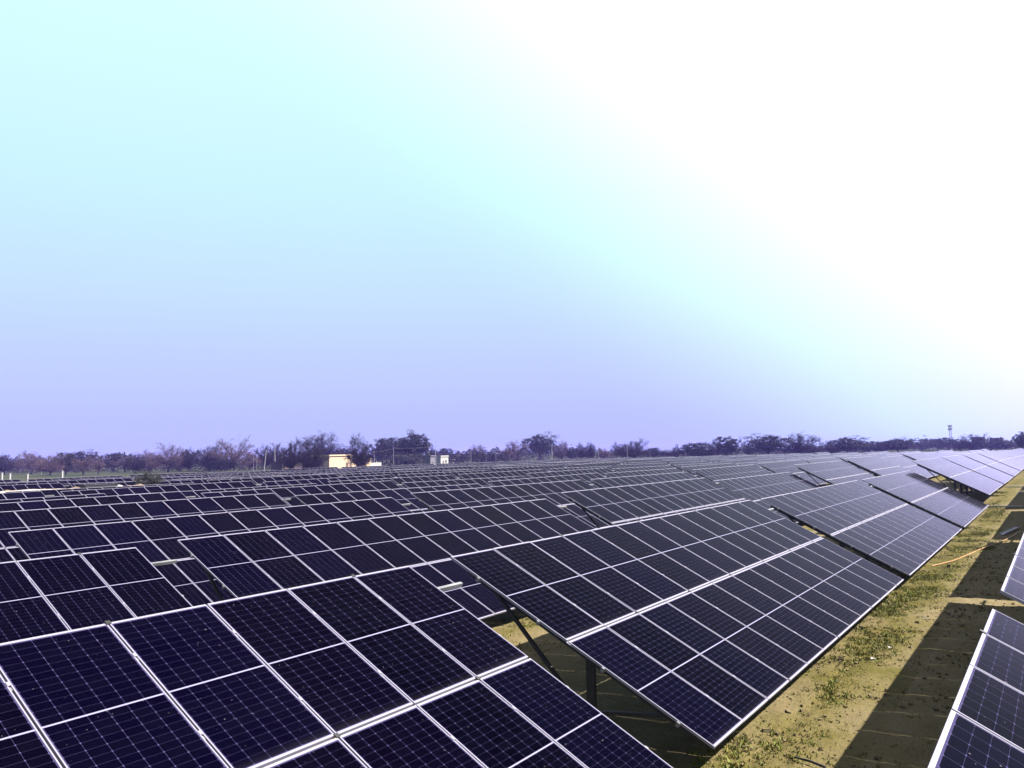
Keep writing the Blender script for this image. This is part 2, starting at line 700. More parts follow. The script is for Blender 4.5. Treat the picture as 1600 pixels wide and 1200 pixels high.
# ------------------------------------------------------------------ ground
def ground_material():
    m, t, b = material('sandy_soil')
    geo = nd(t, 'ShaderNodeNewGeometry')
    pos = geo.outputs['Position']
    sp = nd(t, 'ShaderNodeSeparateXYZ')
    t.links.new(pos, sp.inputs[0])

    def noise(scale, detail=4, rough=0.55, vec=pos, dist=0.0):
        n = nd(t, 'ShaderNodeTexNoise')
        n.inputs['Scale'].default_value = scale
        n.inputs['Detail'].default_value = detail
        n.inputs['Roughness'].default_value = rough
        n.inputs['Distortion'].default_value = dist
        t.links.new(vec, n.inputs['Vector'])
        return n.outputs['Fac']

    big, mid, fine, tiny = noise(0.35, 4), noise(1.6, 6, 0.65), noise(9, 6, 0.7), noise(60, 3, 0.6)
    sand = ramp(t, mid, [(0.25, (0.22, 0.165, 0.075)), (0.5, (0.31, 0.245, 0.13)), (0.75, (0.38, 0.315, 0.19))])
    olive = ramp(t, fine, [(0.3, (0.085, 0.078, 0.010)), (0.6, (0.20, 0.165, 0.035)), (0.8, (0.30, 0.24, 0.09))])
    # weeds grow along the drip line under each lower edge
    yy = mth(t, 'FRACT', mth(t, 'DIVIDE', mth(t, 'SUBTRACT', sp.outputs[1], ROW0 - SLOPE * CT - 1.35), ROWP))
    drip = mth(t, 'SUBTRACT', 1.0, mth(t, 'MULTIPLY', mth(t, 'ABSOLUTE', mth(t, 'SUBTRACT', yy, 0.14)), 4.5), clamp=True)
    g = mth(t, 'ADD', mth(t, 'MULTIPLY', drip, 0.30), mth(t, 'ADD', mth(t, 'MULTIPLY', big, 0.55), mth(t, 'MULTIPLY', mid, 0.45)))
    gm = ramp(t, g, [(0.58, (0, 0, 0)), (0.78, (1, 1, 1))])
    c = mixc(t, gm, sand, olive)
    green = mth(t, 'MULTIPLY', mth(t, 'GREATER_THAN', mth(t, 'ADD', fine, mth(t, 'MULTIPLY', g, 0.7)), 1.13), 0.7)
    c = mixc(t, green, c, (0.03, 0.05, 0.008))
    clod = mth(t, 'MULTIPLY', mth(t, 'LESS_THAN', fine, 0.375), 0.6)
    c = mixc(t, clod, c, (0.09, 0.07, 0.025))
    grit = noise(26, 5, 0.75)
    c = mixc(t, ramp(t, grit, [(0.36, (0.8, 0.8, 0.8)), (0.46, (0, 0, 0))]), c, (0.10, 0.075, 0.03))
    c = mixc(t, mth(t, 'MULTIPLY', tiny, 0.25), c, (0.10, 0.075, 0.03))
    # open fields beyond the array
    far = mth(t, 'MAXIMUM', mth(t, 'GREATER_THAN', sp.outputs[1], 131.0), mth(t, 'GREATER_THAN', sp.outputs[0], 236.0))
    field = ramp(t, noise(0.03, 5, 0.6), [(0.35, (0.03, 0.045, 0.02)), (0.55, (0.06, 0.07, 0.03)), (0.7, (0.12, 0.10, 0.06))])
    c = mixc(t, far, c, field)
    c = mixc(t, 1.0, c, (0.42, 0.42, 0.42), 'MULTIPLY')
    t.links.new(c, b.inputs['Base Color'])
    b.inputs['Roughness'].default_value = 0.95
    b.inputs['Specular IOR Level'].default_value = 0.1
    bp = nd(t, 'ShaderNodeBump')
    bp.inputs['Strength'].default_value = 0.7
    bp.inputs['Distance'].default_value = 0.06
    t.links.new(mth(t, 'ADD', mth(t, 'MULTIPLY', fine, 1.0), mth(t, 'MULTIPLY', tiny, 0.35)), bp.inputs['Height'])
    t.links.new(bp.outputs[0], b.inputs['Normal'])
    return m


SOIL = ground_material()
xs = sorted(set([-2200, -1200, -600, -300, -150, -80, -40] + list(np.arange(-20, 6, 2.0)) + list(np.arange(6, 24, 0.11)) + list(np.arange(24, 40, 0.33)) +
                list(np.arange(40, 120, 1.0)) + list(np.arange(120, 440, 8.0)) + [500, 700, 1000, 1500, 2200]))
ys = sorted(set([-2200, -1200, -600, -300, -150, -80, -40] + list(np.arange(-20, 0, 1.0)) + list(np.arange(0, 5.2, 0.08)) +
                list(np.arange(5.2, 14, 0.6)) + list(np.arange(14, 160, 3.0)) + [200, 300, 450, 700, 1100, 1600, 2200]))
XX, YY = np.meshgrid(xs, ys)
ZZ = ground_z(XX, YY)
near = (XX > 4) & (XX < 60) & (YY > -1) & (YY < 14)
ZZ = ZZ + near * (0.02 * np.sin(XX * 1.7 + YY * 2.1) * np.sin(YY * 1.3 - XX * 0.6) + rng.normal(0, 0.0045, XX.shape) + 0.012 * np.sin(XX * 5.3 + 2 * np.sin(YY * 4)) * np.sin(YY * 6.1 + XX))
# crooked crack in the soil down the lane
_c = [on_ground(*p) for p in ((1172, 1199), (1215, 1152), (1262, 1108), (1300, 1068), (1320, 1044))]
_cy = np.interp(XX, [p.x for p in _c], [p.y for p in _c]) + 0.03 * np.sin(XX * 3.1)
ZZ = ZZ - 0.05 * np.exp(-((YY - _cy) / 0.05) ** 2) * (XX > _c[0].x - 0.3) * (XX < _c[-1].x + 0.6)
verts = np.stack([XX.ravel(), YY.ravel(), ZZ.ravel()], 1)
nx, ny = len(xs), len(ys)
faces = [(j * nx + i, j * nx + i + 1, (j + 1) * nx + i + 1, (j + 1) * nx + i) for j in range(ny - 1) for i in range(nx - 1)]
gme = bpy.data.meshes.new('ground')
gme.from_pydata(verts.tolist(), [], faces)
gme.materials.append(SOIL)
gme.polygons.foreach_set('use_smooth', [True] * len(gme.polygons))
g_obj = link(bpy.data.objects.new('ground', gme))
tag(g_obj, 'sandy ground with weeds between the rows and fields beyond', None, None, 'structure')

# --- weeds and clods on the lane
GRASS = simple('weed_leaf', (0.17, 0.20, 0.02), 0.7, 0, 0.5, 0.9, 0.2)
DRY = simple('dry_grass', (0.24, 0.19, 0.05), 0.8, 0, 0.35, 1.5, 0.2)
CLOD = simple('earth_clod', (0.22, 0.175, 0.10), 0.95, 0, 0.4, 7, 0.1)


def scatter_weeds():
    v, f, mi = [], [], []
    def tuft(x, y, n, h, spread, dry):
        z = ground_z(x, y) - 0.01
        for _ in range(n):
            a, r = random.uniform(0, 6.28), abs(random.gauss(0, spread))
            px, py = x + math.cos(a) * r, y + math.sin(a) * r
            b = random.uniform(0, 6.28)
            w = random.uniform(0.006, 0.016)
            hh = h * random.uniform(0.4, 1.2)
            lx, ly = random.gauss(0, hh * 0.5), random.gauss(0, hh * 0.5)
            i = len(v)
            v.extend([(px - math.cos(b) * w, py - math.sin(b) * w, z), (px + math.cos(b) * w, py + math.sin(b) * w, z),
                      (px + lx, py + ly, z + hh)])
            f.append((i, i + 1, i + 2))
            mi.append(1 if random.random() < dry else 0)
    # green patches: dense near the lower edge of the front row
    patches = []
    for _ in range(60):
        cx = random.uniform(9, 60)
        cy = random.gauss(3.45, 0.3)
        for _ in range(4):
            patches.append((cx + random.gauss(0, 0.7), cy + random.gauss(0, 0.2), random.uniform(0.4, 1.6)))
    for px, py, s in ((1385, 950, 3), (1375, 960, 3), (1400, 940, 3), (1360, 965, 2), (1165, 1162, 1.2), (1440, 905, 2), (1452, 900, 2),
                      (1350, 985, 2), (1340, 1005, 1.5), (1500, 838, 2), (1556, 775, 3), (1562, 770, 3), (1395, 965, 2), (1420, 925, 2),
                      (1325, 1010, 1.2), (800, 985, 1.0), (828, 972, 1.2), (845, 975, 1.0)):
        p = on_ground(px, py)
        patches.append((p.x, p.y, s))
        patches.append((p.x + 0.3, p.y + 0.1, s))
    for x, y, s in patches:
        for _ in range(int(16 * s)):
            tuft(x + random.gauss(0, 0.35 + 0.1 * s), y + random.gauss(0, 0.22), random.randint(6, 14),
                 0.035 + 0.022 * s * random.random(), 0.06, 0.35)
    for _ in range(1500):
        x = random.uniform(6, 46)
        y = random.uniform(0.9, 4.4)
        tuft(x, y, random.randint(3, 8), random.uniform(0.02, 0.05), 0.08, 0.9)
    for _ in range(700):
        x = random.uniform(8, 20)
        y = random.uniform(8.5, 12.5)
        tuft(x, y, random.randint(4, 9), random.uniform(0.03, 0.08), 0.07, 0.4)
    me = bpy.data.meshes.new('weeds')
    me.from_pydata(v, [], f)
    me.materials.append(GRASS)
    me.materials.append(DRY)
    me.polygons.foreach_set('material_index', mi)
    o = link(bpy.data.objects.new('weeds', me))
    tag(o, 'low green and straw coloured weeds on the lane between the rows', 'weeds', None, 'stuff')


scatter_weeds()


def scatter_clods():
    m = MB()
    for _ in range(2200):
        x = random.uniform(6, 40)
        y = random.uniform(0.6, 4.2)
        s = random.uniform(0.008, 0.03) * (2.0 if random.random() < 0.05 else 1)
        M = Matrix.Rotation(random.uniform(0, 3), 3, 'Z') @ Matrix.Rotation(random.uniform(0, 1), 3, 'X')
        m.box((x, y, ground_z(x, y) + s * 0.2), (s * random.uniform(1, 2.2), s * 1.4, s), 0, M)
    o = m.build('clods', CLOD)
    tag(o, 'small earth clods strewn over the sandy lane', 'clods', None, 'stuff')


scatter_clods()

# --- things lying on the lane
ORANGE = simple('orange_conduit', (0.60, 0.30, 0.10), 0.5)
pts = [(1456, 884), (1470, 881), (1489, 876), (1505, 870), (1516, 865), (1532, 858), (1545, 853), (1560, 848), (1572, 843), (1585, 836), (1596, 828)]
P = [on_ground(a, b, 0.03 + 0.015 * math.sin(i)) for i, (a, b) in enumerate(pts)]
tb = MB().tube(P, 0.016, 6).build('conduit', ORANGE)
tag(tb, 'orange conduit pipe snaking across the sandy lane into the shadow', 'pipe')
BARM = simple('pale_blue_metal', (0.62, 0.62, 0.80), 0.4, 0.3)
a, b = on_ground(1566, 835, 0.06), on_ground(1591, 824, 0.07)
ch = MB()
ch.bar(a, b, 0.16, 0.012)
d = (b - a).normalized()
s_ = Vector((-d.y, d.x, 0))
for k in (-1, 1):
    ch.bar(a + s_ * 0.08 * k + Vector((0, 0, 0.025)), b + s_ * 0.08 * k + Vector((0, 0, 0.025)), 0.010, 0.06)
tag(ch.build('metal_channel', BARM), 'pale bluish metal channel lying in the shadow on the ground', 'metal bar')
a, b = on_ground(1241, 1183, 0.03), on_ground(1290, 1199, 0.06)
tag(MB().tube([a, (a + b) / 2 + Vector((0, 0, 0.015)), b], [0.012, 0.016, 0.018], 6).build('stick', simple('dark_wood', (0.03, 0.022, 0.015), 0.9)),
    'dark stick lying on the sand at the bottom edge', 'stick')
PALE = simple('pale_plastic', (0.55, 0.52, 0.48), 0.5)
LITTER = [(1311, 1066), (1393, 1012), (1364, 1029), (1445, 967)]
words = ['lowest of the four white scraps on the sandy lane', 'small white scrap near the middle of the sandy lane',
         'white scrap a step below the middle one on the sandy lane', 'white scrap lying in the shadow by the right hand row']
for (a, b), w in zip(LITTER, words):
    p = on_ground(a, b, 0.012)
    o = MB()
    o.face([(-0.05, -0.03, 0), (0.03, -0.04, 0.012), (0.05, 0.03, 0.0), (-0.02, 0.04, 0.02)])
    o.face([(0.05, 0.03, 0.0), (0.03, -0.04, 0.012), (0.07, -0.02, 0.03)])
    q = o.build('paper_scrap', PALE)
    q.location = p
    q.rotation_euler = (0, 0, random.uniform(0, 6))
    tag(q, w, 'litter', 'white scraps on the lane')
# pale pipes laid across the lane
for (a, b, lab) in (((1541, 790.5), (1612, 791.5), 'pale conduit laid straight across the lane beyond the fourth table'),
                    ((1570, 760.5), (1600, 760.5), 'thin pale conduit crossing the lane further away'),
                    ((1590, 770.5), (1612, 770.5), 'short pale conduit in the far shadow of the lane')):
    p, q = on_ground(*a, 0.05), on_ground(*b, 0.05)
    tag(MB().tube([p, (p + q) / 2, q], 0.045, 6).build('conduit', PALE), lab, 'pipe', 'pale conduits across the lane')

# ------------------------------------------------------------------ earth bank with shrub, among the left rows
BANKM = simple('bank_earth', (0.30, 0.23, 0.17), 0.95, 0, 0.45, 0.8, 0.1, 0.5)
bx0, bx1, by0, by1 = 20.0, 42.0, 62.0, 70.0
bm = bmesh.new()
NX, NY = 60, 14
gv = {}
for j in range(NY + 1):
    for i in range(NX + 1):
        x = bx0 + (bx1 - bx0) * i / NX
        y = by0 + (by1 - by0) * j / NY
        s = math.sin(math.pi * j / NY) ** 0.7 * min(1, i / 8, (NX - i) / 6)
        h = s * (2.35 + 0.12 * math.sin(i * 0.9) + 0.08 * math.sin(i * 2.3 + j)) + random.gauss(0, 0.03) * (s > 0.1)
        gv[i, j] = bm.verts.new((x, y, ground_z(x, y) - 0.05 + h))
for j in range(NY):
    for i in range(NX):
        bm.faces.new((gv[i, j], gv[i + 1, j], gv[i + 1, j + 1], gv[i, j + 1]))
me = bpy.data.meshes.new('earth_bank')
bm.to_mesh(me)
me.materials.append(BANKM)
tag(link(bpy.data.objects.new('earth_bank', me)), 'low brown bank of dug earth among the left rows', None, None, 'structure')


def bank_x(px, y=66.0):
    a_, b_ = at_depth(px, 1.0)
    return a_ / b_ * y


def bank_top(x):
    return ground_z(x, 66) + 2.35


def lump(name, mat, c, r, n, seed, label, cat, group=None):
    random.seed(seed)
    b_ = bmesh.new()
    bmesh.ops.create_icosphere(b_, subdivisions=3, radius=1.0)
    for v in b_.verts:
        k = 1 + 0.25 * math.sin(v.co.x * 4 + seed) * math.sin(v.co.y * 5) + random.uniform(-0.08, 0.08)
        v.co = Vector((v.co.x * r[0] * k, v.co.y * r[1] * k, max(-0.2, v.co.z) * r[2] * k))
    me_ = bpy.data.meshes.new(name)
    b_.to_mesh(me_)
    b_.free()
    me_.materials.append(mat)
    o = link(bpy.data.objects.new(name, me_))
    o.location = c
    tag(o, label, cat, group)
    return o


lump('rubble_heap', simple('white_rubble', (0.5, 0.46, 0.46), 0.9, 0, 0.3, 4), (bank_x(180, 65.5), 65.5, bank_top(38) - 0.1), (0.75, 0.5, 0.2), 3, 3,
     'whitish rubble heap on the earth bank left of the shrub', 'rubble')
lump('rubble_heap', simple('pale_rubble', (0.42, 0.36, 0.34), 0.9, 0, 0.3, 4), (bank_x(45, 65.5), 65.5, bank_top(30) - 0.15), (3.0, 0.5, 0.2), 3, 5,
     'long pale heap at the left end of the earth bank', 'rubble')
bxm = MB()
bxm.box((0, 0, 0.16), (2.6, 0.9, 0.3)).box((0, 0, 0.33), (2.75, 1.0, 0.04))
o = bxm.build('metal_trough', simple('trough_black', (0.015, 0.015, 0.02), 0.6))
o.location = (bank_x(156, 64.6), 64.6, bank_top(35) - 0.1)
tag(o, 'long black trough on the earth bank beside the white rubble', 'trough')

# ------------------------------------------------------------------ trees
BARK = simple('bark', (0.055, 0.045, 0.05), 0.9, 0, 0.3, 3, 0.1)
TWIG = simple('bare_twigs', (0.15, 0.10, 0.13), 0.9, 0, 0.3, 0.6, 0.1)
TWIG_DK = simple('dark_twigs', (0.027, 0.02, 0.032), 0.9, 0, 0.4, 0.6, 0.1)
LEAF = simple('dark_evergreen_leaf', (0.012, 0.013, 0.015), 0.8, 0, 0.5, 0.7, 0.15)
LEAF2 = simple('grey_green_leaf', (0.055, 0.058, 0.045), 0.8, 0, 0.5, 0.7, 0.15)


def rand_unit():
    v = Vector((random.gauss(0, 1), random.gauss(0, 1), random.gauss(0, 1)))
    return v.normalized()


def make_tree(seed, kind):
    """unit tree about 8 m high; returns (trunk mesh, crown mesh)"""
    random.seed(seed)
    tr = MB()
    cr = MB()
    bare = kind in ('bare', 'bare_wide', 'bare_dense')
    H = 8.0

    def limb(pts, r0, r1, n):
        k = len(pts)
        tr.tube(pts, [r0 + (r1 - r0) * i / (k - 1) for i in range(k)], n, cap=False)

    W = {'bare': 3.2, 'bare_wide': 5.2, 'bare_dense': 3.9, 'round': 3.8, 'bush': 4.2}[kind]     # crown radius
    zc = {'bare': 0.52, 'bare_wide': 0.50, 'bare_dense': 0.46, 'round': 0.54, 'bush': 0.42}[kind] * H
    zr_dn = {'bare': 0.34, 'bare_wide': 0.36, 'bare_dense': 0.40, 'round': 0.38, 'bush': 0.42}[kind] * H
    zr_up = H - zc
    # uneven crown outline: radius multiplier by direction
    ph_ = [random.uniform(0, 6.28) for _ in range(6)]

    def outline(d):
        a = math.atan2(d.y, d.x)
        return 1 + 0.13 * math.sin(2 * a + ph_[0]) + 0.10 * math.sin(3 * a + ph_[1] + 2 * d.z) + 0.12 * math.sin(5 * d.z + ph_[2] + a) \
            + 0.06 * math.sin(9 * d.z + 7 * a + ph_[3])

    def dome(d, r):
        k = outline(d) * r
        return Vector((d.x * W * k, d.y * W * k, zc + d.z * (zr_up if d.z > 0 else zr_dn) * k))

    fork = {'bare': 0.26, 'bare_wide': 0.17, 'bare_dense': 0.14, 'round': 0.22, 'bush': 0.05}[kind] * H
    lean = Vector((random.gauss(0, 0.35), random.gauss(0, 0.35), fork))
    limb([Vector((0, 0, -0.3)), lean * 0.5 + Vector((0.06, 0.04, 0)), lean], 0.27, 0.17, 7)
    nl = {'bare': 15, 'bare_wide': 18, 'bare_dense': 22, 'round': 15, 'bush': 14}[kind]
    ends = []
    for j in range(nl):
        d = rand_unit()
        d.z = abs(d.z) * 1.3 - (0.62 if kind in ('bare_dense', 'bush') else 0.4)
        d.normalize()
        e = dome(d, random.uniform(0.72, 0.95))
        c = lean.lerp(e, 0.45) + Vector((0, 0, 0.16 * (e - lean).length)) + rand_unit() * 0.3
        pts = []
        for i in range(7):
            q = i / 6
            pts.append(lean * (1 - q) ** 2 + c * 2 * q * (1 - q) + e * q * q + rand_unit() * 0.10 * (i > 0))
        limb(pts, random.uniform(0.07, 0.13), 0.018, 4)
        for i in range(2, 7):
            for _ in range(3):
                p = pts[i - 1].lerp(pts[i], random.random())
                dd = ((pts[i] - pts[i - 1]).normalized() + rand_unit() * 0.9 + Vector((0, 0, 0.3))).normalized()
                L = random.uniform(0.6, 1.5)
                q1 = p + dd * L * 0.5 + rand_unit() * 0.1
                q2 = p + dd * L + rand_unit() * 0.15
                limb([p, q1, q2], 0.032, 0.010, 3)
                ends.append((p, q2, dd))
    if bare:
        n_tw = {'bare': 22, 'bare_wide': 26, 'bare_dense': 40}[kind]
        for a, b_, d in ends:
            for _ in range(n_tw // 2):
                p = a.lerp(b_, random.uniform(0.1, 1.05))
                q = (d * 0.8 + rand_unit() * 1.0 + Vector((0, 0, 0.3))).normalized()
                L = random.uniform(0.3, 0.9)
                s = q.cross(rand_unit()).normalized() * random.uniform(0.012, 0.022)
                cr.face([p - s, p + s, p + q * L])
                e = p + q * L * 0.5
                q2 = (q + rand_unit() * 0.9).normalized()
                s2 = q2.cross(rand_unit()).normalized() * 0.012
                cr.face([e - s2, e + s2, e + q2 * L * 0.6])
    cl = []
    n_cl = {'bare': 120, 'bare_wide': 60, 'bare_dense': 250, 'round': 210, 'bush': 190}[kind]
    for _ in range(n_cl):
        d = rand_unit()
        cl.append((dome(d, random.random() ** 0.38 * 0.92), random.uniform(0.4, 0.95)))
    for c, rr in cl:
        for _ in range(44 if not bare else 22):
            o_ = rand_unit() * rr * random.random() ** 0.45
            o_.z *= 0.7
            p = c + o_
            if p.z < 0.05:
                continue
            nrm = rand_unit()
            s = nrm.cross(rand_unit()).normalized()
            u = nrm.cross(s)
            w = random.uniform(0.07, 0.16)
            if bare:        # sprays of fine twigs
                cr.face([p - s * 0.026, p + s * 0.026, p + u * w * 4])
            else:
                cr.face([p - s * w, p - u * w * .8, p + s * w, p + u * w * .8])
    # normalise to 1 m high, 1 m wide
    allv = np.array(cr.v + tr.v)
    zmax = np.percentile(allv[:, 2], 99.7)
    wx = np.percentile(np.hypot(allv[:, 0] - np.median(allv[:, 0]), allv[:, 1] - np.median(allv[:, 1])), 97) * 2
    cxm, cym = 0, 0
    return tr, cr, zmax, wx


PROTO = {}
for kind, seeds in (('bare', (11, 12, 13)), ('bare_wide', (21, 22)), ('bare_dense', (31, 32, 33)), ('round', (41, 42, 43)), ('bush', (51, 52))):
    for i, s in enumerate(seeds):
        tr, cr, zm, wx = make_tree(s, kind)
        # scale the vertices to unit height and unit width
        def norm(mb):
            mb.v = [(x / wx, y / wx, z / zm) for x, y, z in mb.v]
        norm(tr)
        norm(cr)
        PROTO[kind, i] = (tr.mesh('trunk', [BARK]), {})
        PROTO[kind, i] = (tr.mesh('trunk', [BARK]), cr)
CROWNS = {}


def crown_mesh(kind, i, mat):
    key = (kind, i, mat.name)
    if key not in CROWNS:
        CROWNS[key] = PROTO[kind, i][1].mesh('crown', [mat])
    return CROWNS[key]


# px centre, base y, top y, width px, kind, variant, dark?, description
T = [
    (6, 742, 713, 30, 'bare_dense', 0, 1, 'dusky bare tree cut by the left edge of the view'),
    (28, 739, 716, 22, 'bare', 1, 0, 'thin pinkish bare tree beside the leftmost tree'),
    (48, 741, 708, 36, 'bare_dense', 1, 0, 'pinkish bare tree with a taller bluish top'),
    (78, 743, 711, 38, 'bare_dense', 2, 0, 'pinkish bare tree behind the leftmost white pole'),
    (103, 742, 710, 30, 'round', 0, 1, 'dark evergreen with a black forked trunk near the left edge'),
    (128, 735, 706, 38, 'round', 1, 1, 'domed evergreen rising behind the bare trees at left'),
    (130, 742, 715, 34, 'bare', 0, 0, 'bare tree with two stems in front of the domed evergreen'),
    (153, 742, 717, 20, 'bare', 2, 0, 'small bare tree with a dark crooked trunk on green grass'),
    (176, 737, 710, 32, 'round', 2, 1, 'dark evergreen in the dip left of the near shrub'),
    (196, 738, 713, 26, 'bare', 0, 0, 'low bare tree between the dark evergreen and the near shrub'),
    (210, 740, 712, 34, 'bare_dense', 0, 1, 'grey-brown bare tree just left of the near shrub'),
    (234, 738, 706, 36, 'bare_dense', 2, 0, 'bare tree standing behind the near shrub'),
    (262, 738, 695, 44, 'bare', 1, 0, 'taller bare tree to the right of the near shrub'),
    (280, 737, 711, 28, 'bare_dense', 1, 0, 'low purple bare tree between two taller ones'),
    (297, 737, 704, 28, 'bare_dense', 0, 1, 'narrow dark bare tree left of the big spreading one'),
    (328, 736, 697, 42, 'bare_dense', 2, 1, 'wide bare tree crowding the big spreading one from the left'),
    (345, 736, 716, 44, 'bush', 0, 1, 'low black bush at the foot of the big spreading bare tree'),
    (366, 736, 686, 58, 'bare_wide', 0, 0, 'big spreading bare tree, tallest on the left, behind a white pole'),
    (389, 735, 706, 28, 'bare_dense', 1, 0, 'low bare tree between the white poles'),
    (412, 734, 699, 26, 'bare_dense', 0, 1, 'dark bare tree behind the leaning pole'),
    (430, 733, 695, 30, 'bare', 2, 1, 'bare tree with a thin top behind two white poles'),
    (455, 742, 690, 36, 'bare_dense', 2, 1, 'bare tree over the low dark shed'),
    (488, 742, 693, 44, 'bare_dense', 1, 1, 'bare tree in front of the dark wall beside the peach house'),
    (504, 730, 681, 60, 'bare_dense', 0, 1, 'big domed bare tree behind the left end of the peach house'),
    (540, 728, 701, 30, 'round', 1, 1, 'small round tree behind the peach house roof'),
    (561, 741, 684, 38, 'bare_dense', 1, 1, 'bare tree with black limbs in front of the peach house'),
    (597, 728, 688, 28, 'round', 2, 1, 'narrow dark evergreen right of the peach house'),
    (620, 727, 687, 40, 'round', 0, 1, 'left lobe evergreen of the big dark clump past the house'),
    (647, 727, 679, 56, 'round', 1, 1, 'tallest evergreen of the big dark clump past the house'),
    (636, 728, 706, 54, 'bush', 1, 0, 'grey low bush in front of the big dark clump'),
    (676, 725, 698, 14, 'bush', 0, 1, 'small square clipped tree beside two thin poles'),
    (698, 722, 702, 22, 'round', 2, 1, 'small far tree above the little white house'),
    (716, 723, 706, 36, 'bush', 1, 1, 'long black bush right of the little white house'),
    (745, 722, 697, 28, 'bare_dense', 1, 0, 'pale bare tree right of the long black bush'),
    (762, 723, 707, 54, 'bush', 0, 1, 'second long black bush below the pale bare tree'),
    (788, 722, 703, 36, 'bare_dense', 2, 0, 'pinkish bare tree left of the big round tree'),
    (806, 721, 692, 34, 'bare_dense', 0, 0, 'bare shoulder tree touching the big round tree'),
    (845, 720, 680, 44, 'round', 1, 1, 'big round tree standing highest in the middle of the treeline'),
    (878, 720, 692, 26, 'bare_dense', 1, 0, 'bare tree next right of the big round tree'),
    (893, 720, 697, 16, 'bush', 1, 1, 'short dark tree in the row right of the big round tree'),
    (909, 720, 694, 20, 'bare_dense', 2, 1, 'left one of two narrow dark trees by a pole'),
    (922, 720, 694, 18, 'bare_dense', 0, 1, 'right one of two narrow dark trees by a pole'),
    (944, 719, 702, 22, 'bare_dense', 1, 0, 'low bare tree before the fan shaped tree'),
    (971, 720, 693, 28, 'bare', 0, 1, 'small bare tree with a clear trunk left of the dense fan'),
    (990, 720, 689, 42, 'bare_dense', 2, 1, 'dense fan shaped bare tree behind a thin pole'),
    (1019, 717, 701, 26, 'round', 2, 1, 'far bluish tree right of the dense fan shaped tree'),
    (1038, 716, 703, 16, 'bare', 1, 1, 'leftmost of three small far trees in the low gap'),
    (1048, 716, 703, 16, 'bare', 2, 1, 'middle one of three small far trees in the low gap'),
    (1057, 716, 696, 12, 'bush', 0, 1, 'slim dark tree at the right end of the low gap'),
    (1085, 718, 694, 46, 'round', 2, 1, 'wide dark bare tree right of the low gap'),
    (1112, 717, 692, 26, 'bare_dense', 1, 1, 'airy tree between two dark masses'),
    (1138, 717, 685, 38, 'round', 0, 1, 'black rounded tree, darkest on the right half'),
    (1170, 715, 697, 22, 'bare', 2, 1, 'thin tree left of the wide dense crown'),
    (1200, 715, 681, 60, 'round', 1, 1, 'wide dense bare crown right of the black rounded tree'),
    (1252, 714, 680, 46, 'bare_dense', 0, 1, 'upright bare crown second after the black rounded tree'),
    (1275, 713, 693, 28, 'bush', 1, 1, 'low bush filling the gap below the upright crown'),
    (1296, 712, 690, 26, 'bare_dense', 1, 1, 'low bare tree between two upright crowns'),
    (1326, 712, 684, 46, 'round', 1, 1, 'dense dark crown before the long hedge'),
    (1356, 709, 691, 36, 'round', 0, 1, 'left part tree of the long blue hedge line'),
    (1380, 709, 691, 36, 'round', 2, 1, 'middle tree of the long blue hedge line'),
    (1404, 709, 686, 40, 'round', 1, 1, 'darker tree at the right end of the blue hedge line'),
    (1419, 703, 686, 16, 'bush', 0, 1, 'square topped far tree left of the notch in the treeline'),
    (1443, 704, 683, 30, 'bush', 1, 1, 'blocky blue tree right of the notch in the treeline'),
    (1466, 704, 687, 30, 'round', 2, 1, 'low blue tree left of the antenna mast'),
    (1484, 704, 685, 32, 'round', 0, 1, 'blue tree at the foot of the antenna mast'),
    (1502, 705, 689, 24, 'bare_dense', 0, 1, 'small tree between the mast and the radiating tree'),
    (1523, 706, 680, 40, 'bare_dense', 1, 1, 'radiating bare tree right of the antenna mast'),
    (1548, 704, 690, 30, 'round', 1, 1, 'low tree below the left flat roofed far building'),
    (1572, 704, 690, 32, 'round', 2, 1, 'low tree below the right flat roofed far building'),
    (1598, 707, 677, 18, 'round', 0, 1, 'dark tall tree cut by the right edge of the view'),
]
for i, (px, by, ty, wpx, kind, var, dark, lab) in enumerate(T):
    random.seed(900 + i)
    x, y, depth = far_spot(px, by)
    h = (by - ty) * depth / FPX * 1.07
    w = wpx * depth / FPX * 1.22
    root = empty('bare_tree' if 'bare' in kind else ('evergreen_tree' if kind == 'round' else 'bushy_tree'), (x, y, ground_z(x, y)), random.uniform(0, 6.28))
    root.scale = (w, w, h)
    tag(root, lab, 'tree' if kind != 'bush' or 'tree' in lab else 'bush', 'trees along the horizon')
    if 'bush' in lab.split():
        root.name = 'bush'
    tm = PROTO[kind, var][0]
    link(bpy.data.objects.new('trunk', tm), root)
    if 'bare' in kind:
        mat = TWIG_DK if dark else TWIG
    else:
        mat = LEAF if dark else LEAF2
    link(bpy.data.objects.new('crown', crown_mesh(kind, var, mat)), root)

# far wood behind the named trees, one low uncountable mass
random.seed(5)
wm = MB()
for _ in range(76000):
    px = random.uniform(-80, 1700)
    by = np.interp(px, [0, 300, 640, 1000, 1200, 1400, 1700], [740, 736.5, 727, 716.5, 712, 706, 702.5])
    x, y, depth = far_spot(px, by)
    k = random.uniform(0.97, 1.12)
    x, y = x * k, y * k
    hm = 6.4 + 1.1 * math.sin(px * 0.045) + 0.9 * math.sin(px * 0.13 + 1) + 0.7 * math.sin(px * 0.31) + 0.5 * math.sin(px * 0.71 + 2)
    hm *= 0.75 if 1010 < px < 1060 or 690 < px < 740 else 1.0
    hm *= 1.0 - 0.38 * float(sst(930, 1010, px)) * (1 - float(sst(1345, 1370, px)))
    z = GZ_FAR + hm * random.random() ** 0.8
    p = Vector((x, y, z))
    n_ = rand_unit()
    s = n_.cross(rand_unit()).normalized()
    u = n_.cross(s)
    w = random.uniform(0.15, 0.34)
    wm.face([p - s * w, p - u * w, p + s * w, p + u * w])
